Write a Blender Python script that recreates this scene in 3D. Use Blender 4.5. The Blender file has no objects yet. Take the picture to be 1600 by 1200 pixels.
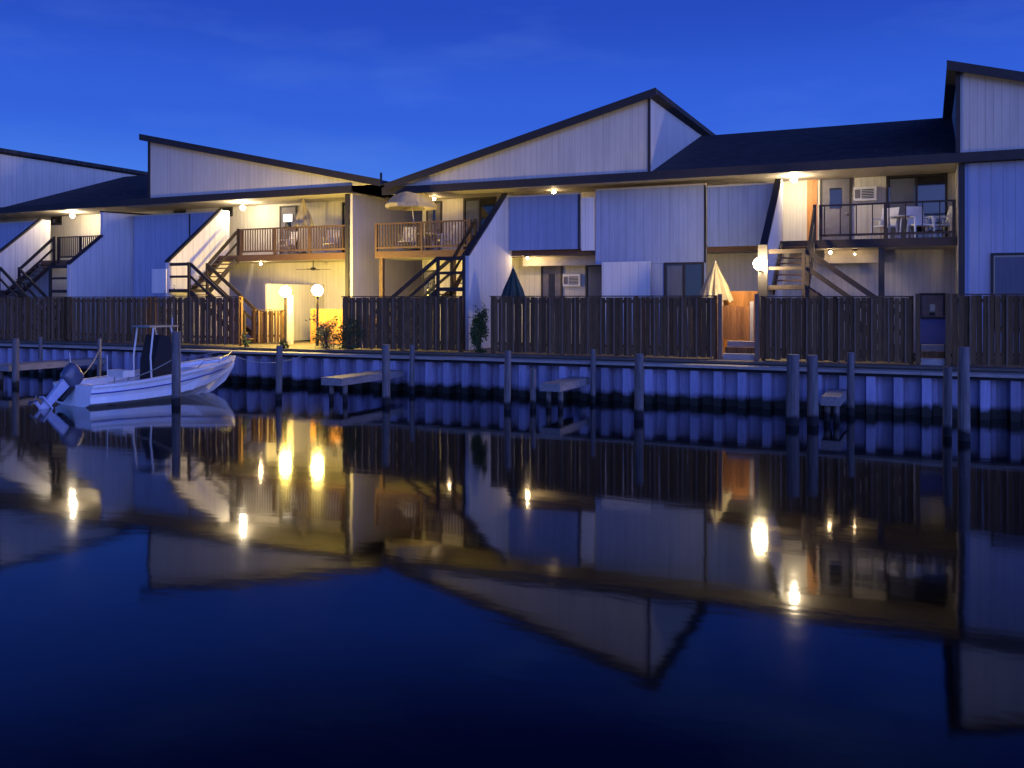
import bpy, bmesh, math, random
from mathutils import Vector, Matrix
random.seed(11)
R = math.radians
sc = bpy.context.scene
COL = sc.collection
# World frame: X runs along the bulkhead, Y runs inland (bulkhead face at Y=0), Z up, water at Z=0 (metres).

# ---------------------------------------------------------------- camera
cam = bpy.data.cameras.new('camera')
cam.sensor_width = 36.0
cam.lens = 31.84
cam.shift_y = -0.0825
cam.clip_end = 3000
co = bpy.data.objects.new('camera', cam)
COL.objects.link(co)
co.location = (10.945, -23.846, 2.8)
co.rotation_euler = (R(90), 0, R(24.655))
sc.camera = co

# ---------------------------------------------------------------- dusk sky
wd = bpy.data.worlds.new("World"); sc.world = wd; wd.use_nodes = True
nt = wd.node_tree; N = nt.nodes; L = nt.links
N.clear()
out = N.new('ShaderNodeOutputWorld'); bg = N.new('ShaderNodeBackground'); bg.inputs['Strength'].default_value = 1.0
tc = N.new('ShaderNodeTexCoord'); sep = N.new('ShaderNodeSeparateXYZ')
L.new(tc.outputs['Generated'], sep.inputs[0])
def ramp(stops):
    r = N.new('ShaderNodeValToRGB'); r.color_ramp.interpolation = 'EASE'
    el = r.color_ramp.elements
    while len(el) < len(stops): el.new(0.5)
    for e, (p, c) in zip(el, stops): e.position = p; e.color = (*c, 1)
    return r
front = ramp([(0.0, (.095, .30, .88)), (.10, (.066, .215, .82)), (.20, (.032, .118, .70)), (.31, (.019, .070, .52)), (.46, (.006, .016, .17)), (1.0, (.002, .006, .06))])
rear = ramp([(0.0, (1.25, 1.35, 3.0)), (.12, (.95, 1.35, 4.0)), (.35, (.36, .68, 3.2)), (.65, (.07, .16, 1.1)), (1.0, (.01, .02, .12))])
L.new(sep.outputs['Z'], front.inputs[0]); L.new(sep.outputs['Z'], rear.inputs[0])
az = N.new('ShaderNodeMapRange'); az.inputs['From Min'].default_value = -.10; az.inputs['From Max'].default_value = .95
az.interpolation_type = 'SMOOTHSTEP'
dt = N.new('ShaderNodeVectorMath'); dt.operation = 'DOT_PRODUCT'; dt.inputs[1].default_value = (.92, -.39, 0)   # afterglow to the right of and behind the camera
L.new(tc.outputs['Generated'], dt.inputs[0]); L.new(dt.outputs['Value'], az.inputs['Value'])
mix = N.new('ShaderNodeMix'); mix.data_type = 'RGBA'
L.new(az.outputs[0], mix.inputs['Factor']); L.new(front.outputs[0], mix.inputs['A']); L.new(rear.outputs[0], mix.inputs['B'])
mp = N.new('ShaderNodeMapping'); mp.inputs['Scale'].default_value = (2.2, 2.2, 9)
no = N.new('ShaderNodeTexNoise'); no.inputs['Scale'].default_value = 1.6; no.inputs['Detail'].default_value = 5; no.inputs['Roughness'].default_value = .55
L.new(tc.outputs['Generated'], mp.inputs[0]); L.new(mp.outputs[0], no.inputs['Vector'])
mr = N.new('ShaderNodeMapRange'); mr.inputs['From Min'].default_value = .52; mr.inputs['From Max'].default_value = .8
mr.inputs['To Max'].default_value = .22
L.new(no.outputs[0], mr.inputs['Value'])
cl = N.new('ShaderNodeMix'); cl.data_type = 'RGBA'; cl.inputs['B'].default_value = (.13, .27, .80, 1)
L.new(mr.outputs[0], cl.inputs['Factor']); L.new(mix.outputs['Result'], cl.inputs['A'])
L.new(cl.outputs['Result'], bg.inputs['Color']); L.new(bg.outputs[0], out.inputs[0])

sc.view_settings.view_transform = 'Standard'; sc.view_settings.look = 'None'
sc.view_settings.exposure = 0; sc.view_settings.gamma = 1; sc.view_settings.use_curve_mapping = False

# ---------------------------------------------------------------- materials
def newmat(name):
    m = bpy.data.materials.new(name); m.use_nodes = True
    return m, m.node_tree.nodes, m.node_tree.links, m.node_tree.nodes['Principled BSDF']
def mottled(name, c, c2, rough=.7, scale=3.0, stretch=(1, 1, 1), bump=.0, bscale=40, metal=0, spec=.4):
    m, n, l, b = newmat(name)
    g = n.new('ShaderNodeNewGeometry'); mp = n.new('ShaderNodeMapping'); mp.inputs['Scale'].default_value = stretch
    l.new(g.outputs['Position'], mp.inputs[0])
    t = n.new('ShaderNodeTexNoise'); t.inputs['Scale'].default_value = scale; t.inputs['Detail'].default_value = 6; t.inputs['Roughness'].default_value = .65
    l.new(mp.outputs[0], t.inputs['Vector'])
    k = n.new('ShaderNodeMapRange'); k.inputs['From Min'].default_value = .3; k.inputs['From Max'].default_value = .7
    l.new(t.outputs[0], k.inputs['Value'])
    x = n.new('ShaderNodeMix'); x.data_type = 'RGBA'; x.inputs['A'].default_value = (*c, 1); x.inputs['B'].default_value = (*c2, 1)
    l.new(k.outputs[0], x.inputs['Factor']); l.new(x.outputs['Result'], b.inputs['Base Color'])
    b.inputs['Roughness'].default_value = rough; b.inputs['Metallic'].default_value = metal
    b.inputs['Specular IOR Level'].default_value = spec
    if bump:
        t2 = n.new('ShaderNodeTexNoise'); t2.inputs['Scale'].default_value = bscale; t2.inputs['Detail'].default_value = 4
        l.new(mp.outputs[0], t2.inputs['Vector'])
        bu = n.new('ShaderNodeBump'); bu.inputs['Strength'].default_value = bump; bu.inputs['Distance'].default_value = .02
        l.new(t2.outputs[0], bu.inputs['Height']); l.new(bu.outputs[0], b.inputs['Normal'])
    return m
def siding(name, c, c2, pitch=.2):
    # vertical grooved plywood siding with slow weathering
    m, n, l, b = newmat(name)
    g = n.new('ShaderNodeNewGeometry'); s = n.new('ShaderNodeSeparateXYZ'); l.new(g.outputs['Position'], s.inputs[0])
    a = n.new('ShaderNodeMath'); a.operation = 'ADD'; l.new(s.outputs['X'], a.inputs[0]); l.new(s.outputs['Y'], a.inputs[1])
    d = n.new('ShaderNodeMath'); d.operation = 'DIVIDE'; d.inputs[1].default_value = pitch; l.new(a.outputs[0], d.inputs[0])
    fr = n.new('ShaderNodeMath'); fr.operation = 'FRACT'; l.new(d.outputs[0], fr.inputs[0])
    lt = n.new('ShaderNodeMath'); lt.operation = 'LESS_THAN'; lt.inputs[1].default_value = .07; l.new(fr.outputs[0], lt.inputs[0])
    t = n.new('ShaderNodeTexNoise'); t.inputs['Scale'].default_value = 1.1; t.inputs['Detail'].default_value = 7; t.inputs['Roughness'].default_value = .62
    mp = n.new('ShaderNodeMapping'); mp.inputs['Scale'].default_value = (1.6, 1.6, .55); l.new(g.outputs['Position'], mp.inputs[0]); l.new(mp.outputs[0], t.inputs['Vector'])
    k = n.new('ShaderNodeMapRange'); k.inputs['From Min'].default_value = .32; k.inputs['From Max'].default_value = .72; l.new(t.outputs[0], k.inputs['Value'])
    x = n.new('ShaderNodeMix'); x.data_type = 'RGBA'; x.inputs['A'].default_value = (*c, 1); x.inputs['B'].default_value = (*c2, 1); l.new(k.outputs[0], x.inputs['Factor'])
    y = n.new('ShaderNodeMix'); y.data_type = 'RGBA'; y.inputs['B'].default_value = (c2[0]*.80, c2[1]*.80, c2[2]*.80, 1)
    l.new(lt.outputs[0], y.inputs['Factor']); l.new(x.outputs['Result'], y.inputs['A']); l.new(y.outputs['Result'], b.inputs['Base Color'])
    b.inputs['Roughness'].default_value = .75
    m3 = n.new('ShaderNodeMapping'); m3.inputs['Scale'].default_value = (9, 9, .35); l.new(g.outputs['Position'], m3.inputs[0])
    t3 = n.new('ShaderNodeTexNoise'); t3.inputs['Scale'].default_value = 1.0; t3.inputs['Detail'].default_value = 5; l.new(m3.outputs[0], t3.inputs['Vector'])
    k3 = n.new('ShaderNodeMapRange'); k3.inputs['From Min'].default_value = .50; k3.inputs['From Max'].default_value = .80; k3.inputs['To Min'].default_value = 1; k3.inputs['To Max'].default_value = .80; l.new(t3.outputs[0], k3.inputs['Value'])
    z3 = n.new('ShaderNodeVectorMath'); z3.operation = 'SCALE'; l.new(y.outputs['Result'], z3.inputs[0]); l.new(k3.outputs[0], z3.inputs['Scale']); l.new(z3.outputs[0], b.inputs['Base Color'])
    bu = n.new('ShaderNodeBump'); bu.inputs['Strength'].default_value = .5; bu.inputs['Distance'].default_value = .01; bu.invert = True
    l.new(lt.outputs[0], bu.inputs['Height']); l.new(bu.outputs[0], b.inputs['Normal'])
    return m
def plain(name, c, rough=.5, metal=0, spec=.5):
    return mottled(name, c, tuple(v*.82 for v in c), rough, 6, metal=metal, spec=spec)
def glow(name, c, s):
    m, n, l, b = newmat(name)
    b.inputs['Base Color'].default_value = (.9, .88, .8, 1); b.inputs['Emission Color'].default_value = (*c, 1); b.inputs['Emission Strength'].default_value = s
    return m
def banded(name, c, c2, dark, z0, z1, rough=.8, stretch=(6, 6, .6)):
    # weathered above, dark slimy tide band below (z1 .. z0)
    m = mottled(name, c, c2, rough, 3, stretch)
    n, l = m.node_tree.nodes, m.node_tree.links; b = n['Principled BSDF']
    src = b.inputs['Base Color'].links[0].from_socket
    g = n.new('ShaderNodeNewGeometry'); s = n.new('ShaderNodeSeparateXYZ'); l.new(g.outputs['Position'], s.inputs[0])
    t = n.new('ShaderNodeTexNoise'); t.inputs['Scale'].default_value = 3.5; l.new(g.outputs['Position'], t.inputs['Vector'])
    ma = n.new('ShaderNodeMath'); ma.operation = 'MULTIPLY_ADD'; ma.inputs[1].default_value = .22; l.new(t.outputs[0], ma.inputs[0]); l.new(s.outputs['Z'], ma.inputs[2])
    k = n.new('ShaderNodeMapRange'); k.inputs['From Min'].default_value = z0+.11; k.inputs['From Max'].default_value = z1+.11; l.new(ma.outputs[0], k.inputs['Value'])
    x = n.new('ShaderNodeMix'); x.data_type = 'RGBA'; x.inputs['A'].default_value = (*dark, 1)
    l.new(k.outputs[0], x.inputs['Factor']); l.new(src, x.inputs['B']); l.new(x.outputs['Result'], b.inputs['Base Color'])
    return m

M = {
 'siding': siding('siding', (.60, .56, .47), (.50, .47, .41)),
 'fin': siding('fin', (.64, .63, .60), (.55, .55, .54), .3),  # walls turned to the afterglow, kept lighter in colour to look lit
 'screen_dusk': siding('screen_dusk', (.34, .39, .52), (.28, .33, .45), .3),  # blue dusk light under the eaves put into the wall colour
 'screen_white': siding('screen_white', (.78, .74, .68), (.70, .67, .62), .3),
 'trim': mottled('trim', (.028, .024, .024), (.018, .016, .018), .6, 5),
 'trim_cream': mottled('trim_cream', (.62, .56, .44), (.5, .45, .36), .6, 4),
 'roof': mottled('roof', (.040, .036, .036), (.022, .021, .024), .9, 9, bump=.6, bscale=60),
 'soffit': mottled('soffit', (.46, .42, .35), (.38, .35, .29), .7, 4),
 'deckwood': mottled('deckwood', (.16, .085, .042), (.09, .048, .026), .7, 4, (1, 6, 6)),
 'railwood': mottled('railwood', (.15, .085, .045), (.075, .042, .024), .7, 5, (5, 5, .8)),
 'darkwood': mottled('darkwood', (.045, .030, .022), (.022, .016, .014), .7, 5),
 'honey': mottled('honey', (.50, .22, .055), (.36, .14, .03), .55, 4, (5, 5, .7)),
 'fence': mottled('fence', (.19, .110, .048), (.085, .052, .028), .9, 4, (7, 7, .7), bump=.3, bscale=25, spec=.15),
 'fence_edge': mottled('fence_edge', (.24, .16, .10), (.14, .09, .055), .85, 4, (7, 7, .7)),
 'sheet': banded('sheet_pile', (.36, .36, .52), (.23, .24, .36), (.012, .014, .010), .18, .34, .55),
 'waler': mottled('waler', (.028, .026, .030), (.014, .014, .018), .8, 4),
 'cap': mottled('cap', (.42, .38, .33), (.25, .23, .21), .75, 3, (1, 5, 5)),
 'pile': banded('pile', (.19, .175, .17), (.075, .070, .072), (.010, .010, .012), .16, .26, .8),
 'dock': mottled('dock', (.30, .28, .27), (.16, .15, .155), .7, 3, (6, 1, 6)),
 'patio': mottled('patio', (.16, .13, .10), (.09, .075, .06), .8, 2),
 'earth': mottled('earth', (.06, .055, .04), (.03, .035, .02), .95, .6),
 'glass': plain('window_glass', (.012, .014, .018), .06, spec=.9),
 'curtain': mottled('curtain', (.22, .24, .30), (.15, .17, .24), .8, 5, (9, 9, .4)),
 'door': mottled('door_paint', (.15, .14, .17), (.10, .095, .115), .6, 4),
 'metal': plain('metal', (.30, .30, .32), .35, 1),
 'white': plain('white_plastic', (.74, .73, .70), .5),
 'gel': banded('gelcoat', (.84, .86, .90), (.74, .77, .83), (.03, .03, .05), -.06, .0, .22, (3, 3, 1)),
 'gel_blue': plain('blue_vinyl', (.06, .09, .42), .4),
 'rope': plain('rope', (.35, .32, .26), .9), 'box_blue': plain('box_blue', (.10, .11, .26), .6),
 'screen_blue': siding('screen_blue', (.25, .31, .47), (.20, .26, .40), .3),  # own grey-blue paint, with the dusk tint under the eaves mixed into it
 'black': plain('black_canvas', (.012, .010, .014), .8),
 'cowl': plain('motor_cowl', (.52, .55, .72), .3),
 'cowl_dark': plain('cowl_dark', (.10, .11, .16), .25), 'hullbottom': plain('bottom_paint', (.02, .02, .03), .7),
 'canvas': mottled('canvas_cream', (.66, .58, .36), (.50, .43, .26), .8, 3),
 'canvas_dark': mottled('canvas_green', (.030, .060, .050), (.018, .034, .032), .8, 3),
 'leaf': mottled('leaf', (.060, .10, .022), (.025, .050, .014), .6, 8),
 'leaf_pale': mottled('leaf_pale', (.20, .22, .09), (.07, .10, .03), .6, 8),
 'pot': mottled('pot', (.22, .10, .06), (.14, .07, .05), .8, 5),
 'bark': mottled('bark', (.07, .05, .035), (.04, .03, .022), .9, 8),
 'bulb_warm': glow('bulb_warm', (1.0, .80, .52), 520),
 'bulb_yellow': glow('bulb_yellow', (1.0, .71, .15), 640),
 'bulb_small': glow('bulb_small', (1.0, .70, .38), 260),
 'bulb_star': glow('bulb_star', (1.0, .76, .40), 400),
 'bulb_dim': glow('bulb_dim', (1.0, .68, .34), 150), 'bulb_tiny': glow('bulb_tiny', (1.0, .68, .34), 700),
 'lit': glow('lit_pane', (1.0, .92, .80), .9),
}

for k_ in ('canvas', 'curtain'):
    n, l = M[k_].node_tree.nodes, M[k_].node_tree.links; b = n['Principled BSDF']; tr = n.new('ShaderNodeBsdfTranslucent'); mx = n.new('ShaderNodeMixShader')
    mx.inputs[0].default_value = .4; l.new(b.inputs['Base Color'].links[0].from_socket, tr.inputs['Color'])
    l.new(b.outputs[0], mx.inputs[1]); l.new(tr.outputs[0], mx.inputs[2]); l.new(mx.outputs[0], n['Material Output'].inputs['Surface'])
# boards differ in tone; shingle courses on the roof
def per_board(m, pitch):
    n, l = m.node_tree.nodes, m.node_tree.links; b = n['Principled BSDF']; src = b.inputs['Base Color'].links[0].from_socket
    g = n.new('ShaderNodeNewGeometry'); s = n.new('ShaderNodeSeparateXYZ'); l.new(g.outputs['Position'], s.inputs[0])
    d = n.new('ShaderNodeMath'); d.operation = 'DIVIDE'; d.inputs[1].default_value = pitch; l.new(s.outputs['X'], d.inputs[0])
    f = n.new('ShaderNodeMath'); f.operation = 'FLOOR'; l.new(d.outputs[0], f.inputs[0])
    w = n.new('ShaderNodeTexWhiteNoise'); w.noise_dimensions = '1D'; l.new(f.outputs[0], w.inputs['W'])
    k = n.new('ShaderNodeMapRange'); k.inputs['To Min'].default_value = .74; k.inputs['To Max'].default_value = 1.3; l.new(w.outputs['Value'], k.inputs['Value'])
    z = n.new('ShaderNodeVectorMath'); z.operation = 'SCALE'; l.new(src, z.inputs[0]); l.new(k.outputs[0], z.inputs['Scale']); l.new(z.outputs[0], b.inputs['Base Color'])
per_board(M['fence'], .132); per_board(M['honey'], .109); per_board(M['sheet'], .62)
def courses(m):
    n, l = m.node_tree.nodes, m.node_tree.links; b = n['Principled BSDF']
    tx = n.new('ShaderNodeTexCoord'); bk = n.new('ShaderNodeTexBrick'); g = n.new('ShaderNodeNewGeometry')
    bk.inputs['Scale'].default_value = 1; bk.inputs['Brick Width'].default_value = .32; bk.inputs['Row Height'].default_value = .15; bk.inputs['Mortar Size'].default_value = .012
    bk.inputs['Color1'].default_value = (.050, .046, .046, 1); bk.inputs['Color2'].default_value = (.020, .019, .022, 1); bk.inputs['Mortar'].default_value = (.008, .008, .009, 1)
    l.new(g.outputs['Position'], bk.inputs['Vector']); l.new(bk.outputs['Color'], b.inputs['Base Color'])
courses(M['roof'])
# water
m, n, l, b = newmat('water')
b.inputs['Base Color'].default_value = (.0004, .0006, .0014, 1); b.inputs['IOR'].default_value = 1.36
b.inputs['Roughness'].default_value = .058
g = n.new('ShaderNodeNewGeometry')
mp = n.new('ShaderNodeMapping'); mp.inputs['Scale'].default_value = (.55, 1.0, 1); mp.inputs['Rotation'].default_value = (0, 0, R(-24.6)); l.new(g.outputs['Position'], mp.inputs[0])
t1 = n.new('ShaderNodeTexNoise'); t1.inputs['Scale'].default_value = .45; t1.inputs['Detail'].default_value = 1.5; l.new(mp.outputs[0], t1.inputs['Vector'])
t2 = n.new('ShaderNodeTexNoise'); t2.inputs['Scale'].default_value = 3.2; t2.inputs['Detail'].default_value = 2; l.new(mp.outputs[0], t2.inputs['Vector'])
b1 = n.new('ShaderNodeBump'); b1.inputs['Strength'].default_value = 1; b1.inputs['Distance'].default_value = .008; l.new(t1.outputs[0], b1.inputs['Height'])
b2 = n.new('ShaderNodeBump'); b2.inputs['Strength'].default_value = 1; b2.inputs['Distance'].default_value = .0010; l.new(t2.outputs[0], b2.inputs['Height']); l.new(b1.outputs[0], b2.inputs['Normal'])
l.new(b2.outputs[0], b.inputs['Normal'])
M['water'] = m

# ---------------------------------------------------------------- mesh helpers
class MB:
    def __init__(s): s.v = []; s.f = []
    def add(s, vs, fs):
        k = len(s.v); s.v += [tuple(p) for p in vs]; s.f += [tuple(i+k for i in f) for f in fs]; return s
    def box(s, x0, x1, y0, y1, z0, z1):
        return s.add([(x0, y0, z0), (x1, y0, z0), (x1, y1, z0), (x0, y1, z0), (x0, y0, z1), (x1, y0, z1), (x1, y1, z1), (x0, y1, z1)],
                     [(0, 3, 2, 1), (4, 5, 6, 7), (0, 1, 5, 4), (1, 2, 6, 5), (2, 3, 7, 6), (3, 0, 4, 7)])
    def bar(s, a, b, w, h=None, up=(0, 0, 1)):
        h = w if h is None else h
        a = Vector(a); b = Vector(b); d = (b-a).normalized(); u = Vector(up)
        if abs(d.dot(u)) > .98: u = Vector((0, 1, 0))
        x = d.cross(u).normalized(); y = x.cross(d).normalized()
        vs = [p + x*i*w/2 + y*j*h/2 for p in (a, b) for i, j in ((-1, -1), (1, -1), (1, 1), (-1, 1))]
        return s.add(vs, [(0, 1, 2, 3), (7, 6, 5, 4), (0, 4, 5, 1), (1, 5, 6, 2), (2, 6, 7, 3), (3, 7, 4, 0)])
    def tube(s, pts, r, n=8, r1=None):
        pts = [Vector(p) for p in pts]; m_ = len(pts); r1 = r if r1 is None else r1; rings = []
        for i, p in enumerate(pts):
            d = (pts[min(i+1, m_-1)] - pts[max(i-1, 0)]).normalized(); u = Vector((0, 0, 1)) if abs(d.z) < .95 else Vector((1, 0, 0))
            x = d.cross(u).normalized(); y = x.cross(d); rr = r + (r1-r)*i/max(1, m_-1)
            rings.append([p + (x*math.cos(q) + y*math.sin(q))*rr for q in [2*math.pi*k/n for k in range(n)]])
        vs = [q for ring in rings for q in ring]; fs = [(i*n+k, i*n+(k+1) % n, (i+1)*n+(k+1) % n, (i+1)*n+k) for i in range(m_-1) for k in range(n)]
        fs += [tuple(range(n))[::-1], tuple((m_-1)*n+k for k in range(n))]
        return s.add(vs, fs)
    def lathe(s, c, prof, n=16):
        vs = [(c[0]+r*math.cos(2*math.pi*k/n), c[1]+r*math.sin(2*math.pi*k/n), c[2]+z) for r, z in prof for k in range(n)]
        fs = [(i*n+k, i*n+(k+1) % n, (i+1)*n+(k+1) % n, (i+1)*n+k) for i in range(len(prof)-1) for k in range(n)]
        fs += [tuple(range(n))[::-1], tuple((len(prof)-1)*n+k for k in range(n))]
        return s.add(vs, fs)
    def ball(s, c, r, n=12, sz=1.0):
        return s.lathe(c, [(max(r*math.sin(math.pi*i/n), r*.02), -r*sz*math.cos(math.pi*i/n)) for i in range(n+1)], n+4)
    def extrude(s, poly, a, t):
        # poly: list of 3-D points in a plane, pushed by vector t
        k = len(poly); t = Vector(t)
        return s.add([Vector(p) for p in poly] + [Vector(p)+t for p in poly],
                     [tuple(range(k))[::-1], tuple(range(k, 2*k))] + [(i, (i+1) % k, k+(i+1) % k, k+i) for i in range(k)])
    def build(s, name, mat, parent=None, local=False, smooth=False):
        off = Vector((0, 0, 0))
        if parent is not None and not local: off = base_of(parent)
        me = bpy.data.meshes.new(name); me.from_pydata([tuple(Vector(p)-off) for p in s.v], [], s.f)
        bm = bmesh.new(); bm.from_mesh(me); bmesh.ops.recalc_face_normals(bm, faces=bm.faces); bm.to_mesh(me); bm.free()
        if smooth:
            for p in me.polygons: p.use_smooth = True
        me.materials.append(M[mat] if isinstance(mat, str) else mat)
        o = bpy.data.objects.new(name, me); COL.objects.link(o); o.parent = parent
        return o
def base_of(o):
    v = Vector((0, 0, 0))
    while o is not None: v += o.location; o = o.parent
    return v
def thing(name, label, cat, loc=(0, 0, 0), group=None, rz=0):
    o = bpy.data.objects.new(name, None); COL.objects.link(o); o.location = loc; o.rotation_euler = (0, 0, rz); o.empty_display_size = .2
    return tag(o, label, cat, group)
def tag(o, label, cat, group=None):
    o['label'] = label; o['category'] = cat
    if group: o['group'] = group
    return o
def struct(o): o['kind'] = 'structure'; return o
def copy_tree(o, parent=None):
    c = o.copy(); COL.objects.link(c); c.parent = parent
    for ch in list(o.children): copy_tree(ch, c)
    return c

# ---------------------------------------------------------------- water, land
struct(MB().add([(-1500, -1500, 0), (1500, -1500, 0), (1500, 6, 0), (-1500, 6, 0)], [(0, 1, 2, 3)]).build('water', 'water'))
struct(MB().box(-90, 70, .28, 60, -1.5, 1.12).build('ground', 'earth'))
struct(MB().box(-60, 45, .345, 4.8, 1.121, 1.165).build('patio', 'patio'))

# sheet-pile bulkhead with timber cap
def bulkhead(x0, x1):
    t = thing('bulkhead', 'long corrugated blue-grey sheet pile bulkhead holding back the canal bank', 'bulkhead', (0, 0, 0))
    mb = MB(); P_ = .62; pts = []; x = x0
    while x < x1:
        pts += [(x, -.13), (x+.20, -.13), (x+.25, .22), (x+.57, .22)]; x += P_
    vs = [(a, b_, -1.2) for a, b_ in pts] + [(a, b_, 1.0) for a, b_ in pts]; k = len(pts)
    mb.add(vs, [(i, i+1, k+i+1, k+i) for i in range(k-1)])
    o = mb.build('sheet_pile', 'sheet', t)
    MB().box(x0, x1, -.17, -.135, .93, 1.005).build('waler', 'waler', t)
    c = MB(); x = x0; i = 0
    while x < x1:
        w = 4.3; c.box(x+.006, x+w-.006, -.30+.004*(i % 3), .34, 1.008+.003*((i*7) % 4), 1.075+.003*((i*7) % 4)); x += w; i += 1
    c.build('cap_board', 'cap', t)
bulkhead(-58, 42)

# ---------------------------------------------------------------- piles and finger piers
def pile(x, y, h, r, label, lean=(0, 0), mat='pile'):
    r *= .9
    mb = MB(); mb.tube([(0, 0, -1.6), (lean[0]*.4, lean[1]*.4, .2), (lean[0], lean[1], h)], r*1.08, 14, r*.93)
    o = mb.build('mooring_pile', mat, None, smooth=False); o.location = (x, y, 0)
    return tag(o, label, 'piling', 'mooring piles in the canal')
pile(-5.5, -3.63, 1.52, .10, 'thin grey mooring pile below the yellow-lit patio', (.02, .03))
pile(-2.16, -3.3, 1.60, .12, 'pale mooring pile at the outer end of the pier by the two brown fences', (-.03, 0))
pile(1.22, -2.97, 1.50, .10, 'slim pile standing alone before the shrub gap, right of the middle pier', (.03, .0))
pile(4.8, -3.35, 1.53, .12, 'lone pale pile in front of the long fence left of the gate', (.0, .03))
pile(8.2, -2.95, 1.58, .16, 'thick bluish pile, left one of the close pair', (.03, 0))
pile(8.62, -2.65, 1.56, .14, 'thick dark pile, right one of the close pair', (-.02, 0))
pile(11.61, -3.73, 1.86, .13, 'tallest pile at the right, below the doorway with steps', (-.02, .02))
pile(11.30, -3.30, 1.42, .10, 'shorter dark pile tucked behind the tallest right-hand pile', (.02, .02))
pile(-15.64, -4.1, 1.55, .12, 'pile at the far left pier end', (0, .02))
pile(-13.2, -3.0, 1.55, .07, 'thin pile beside the stern of the boat', (.02, .02))
pile(-7.15, -5.75, 1.95, .13, 'dark pile standing in front of the boat hull', (0, 0))
pile(2.66, -.5, 1.45, .08, 'slim pile against the bulkhead at the root of the middle pier', (0, 0))
pile(1.72, -2.45, 1.02, .09, 'low dark pile at the outer corner of the middle pier', (0, 0))
pile(9.25, -.5, 1.52, .10, 'pile against the bulkhead right of the short white pier', (0, 0))
pile(-3.05, -.5, 1.45, .09, 'dull greenish pile against the bulkhead behind the pier pile', (0, 0))
pile(-18.2, -1.2, 1.45, .08, 'small pile beyond the left pier', (0, 0))

def pier(x0, x1, y0, z, label, brace=True):
    t = thing('finger_pier', label, 'pier', ((x0+x1)/2, y0, 0), 'finger piers jutting from the bulkhead')
    d = MB(); y = y0
    while y < -.28:
        d.box(x0, x1, y, min(y+.135, -.26), z-.03+random.uniform(0, .006), z+random.uniform(0, .006)); y += .145
    d.build('deck', 'dock', t)
    for x in (x0+.02, x1-.02): MB().box(x-.03, x+.03, y0-.02, -.26, z-.20, z-.033).build('side_beam', 'dock', t)
    MB().box(x0-.012, x1+.012, y0-.07, y0-.022, z-.20, z+.004).build('end_board', 'dock', t)
    for x in (x0+.10, x1-.10): MB().tube([(x, y0+.25, -1.4), (x, y0+.25, z-.035)], .07, 10).build('support_post', 'pile', t)
pier(-4.15, -3.5, -3.4, .66, 'grey wooden finger pier below the second fence from the yellow patio')
pier(1.95, 2.48, -2.45, .66, 'whitish finger pier, the middle one, tilted toward the long fence')
pier(8.75, 9.15, -2.2, .60, 'short narrow white finger pier beside the pair of thick piles')
pier(-16.9, -16.0, -4.0, .68, 'grey finger pier at the far left beyond the boat')

# ---------------------------------------------------------------- building pieces
G = 1.165      # patio level
DECK = 4.60    # upper floor level
YR = 7.2       # recessed unit walls
YF = 4.85      # front plane under the eaves

def pane_door(parent, x0, x1, z0, z1, y, kind, lab=None):
    """door or slider set in a wall facing -Y; kind: slider, door, window"""
    t = .07
    fr = MB(); fr.box(x0, x0+t, y-.06, y, z0, z1); fr.box(x1-t, x1, y-.06, y, z0, z1); fr.box(x0+t, x1-t, y-.06, y, z1-t, z1)
    if kind != 'door': fr.box(x0+t, x1-t, y-.06, y, z0, z0+t*.8)
    if kind == 'door':
        lf = MB().box(x0+t, x1-t, y-.035, y-.002, z0, z1-t).build('door', 'door', parent)
        fr.build('frame', 'trim', lf)
        MB().box(x0+.30, x1-.30, y-.045, y-.036, z0+1.15, z1-.35).build('pane', 'glass', lf)
        MB().ball((x1-.14, y-.08, z0+.95), .035, 8).build('handle', 'metal', lf)
        o = lf
    else:
        xm = (x0+x1)/2
        nm = 'sliding_door' if kind == 'slider' else 'window'
        o = fr.build(nm, 'trim', parent)
        MB().box(x0+t, x1-t, y-.022, y-.004, z0+t, z1-t).build('pane', 'glass', o)
        MB().box(xm-.035, xm+.035, y-.055, y-.024, z0+t*.8+.001, z1-t-.001).build('meeting_stile', 'trim', o)
        MB().box(x0+t+.04, xm-.05, y-.036, y-.025, z0+t+.05, z1-t-.05).build('curtain', 'curtain', o)
    if lab: o['label'] = lab
    return o

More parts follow.
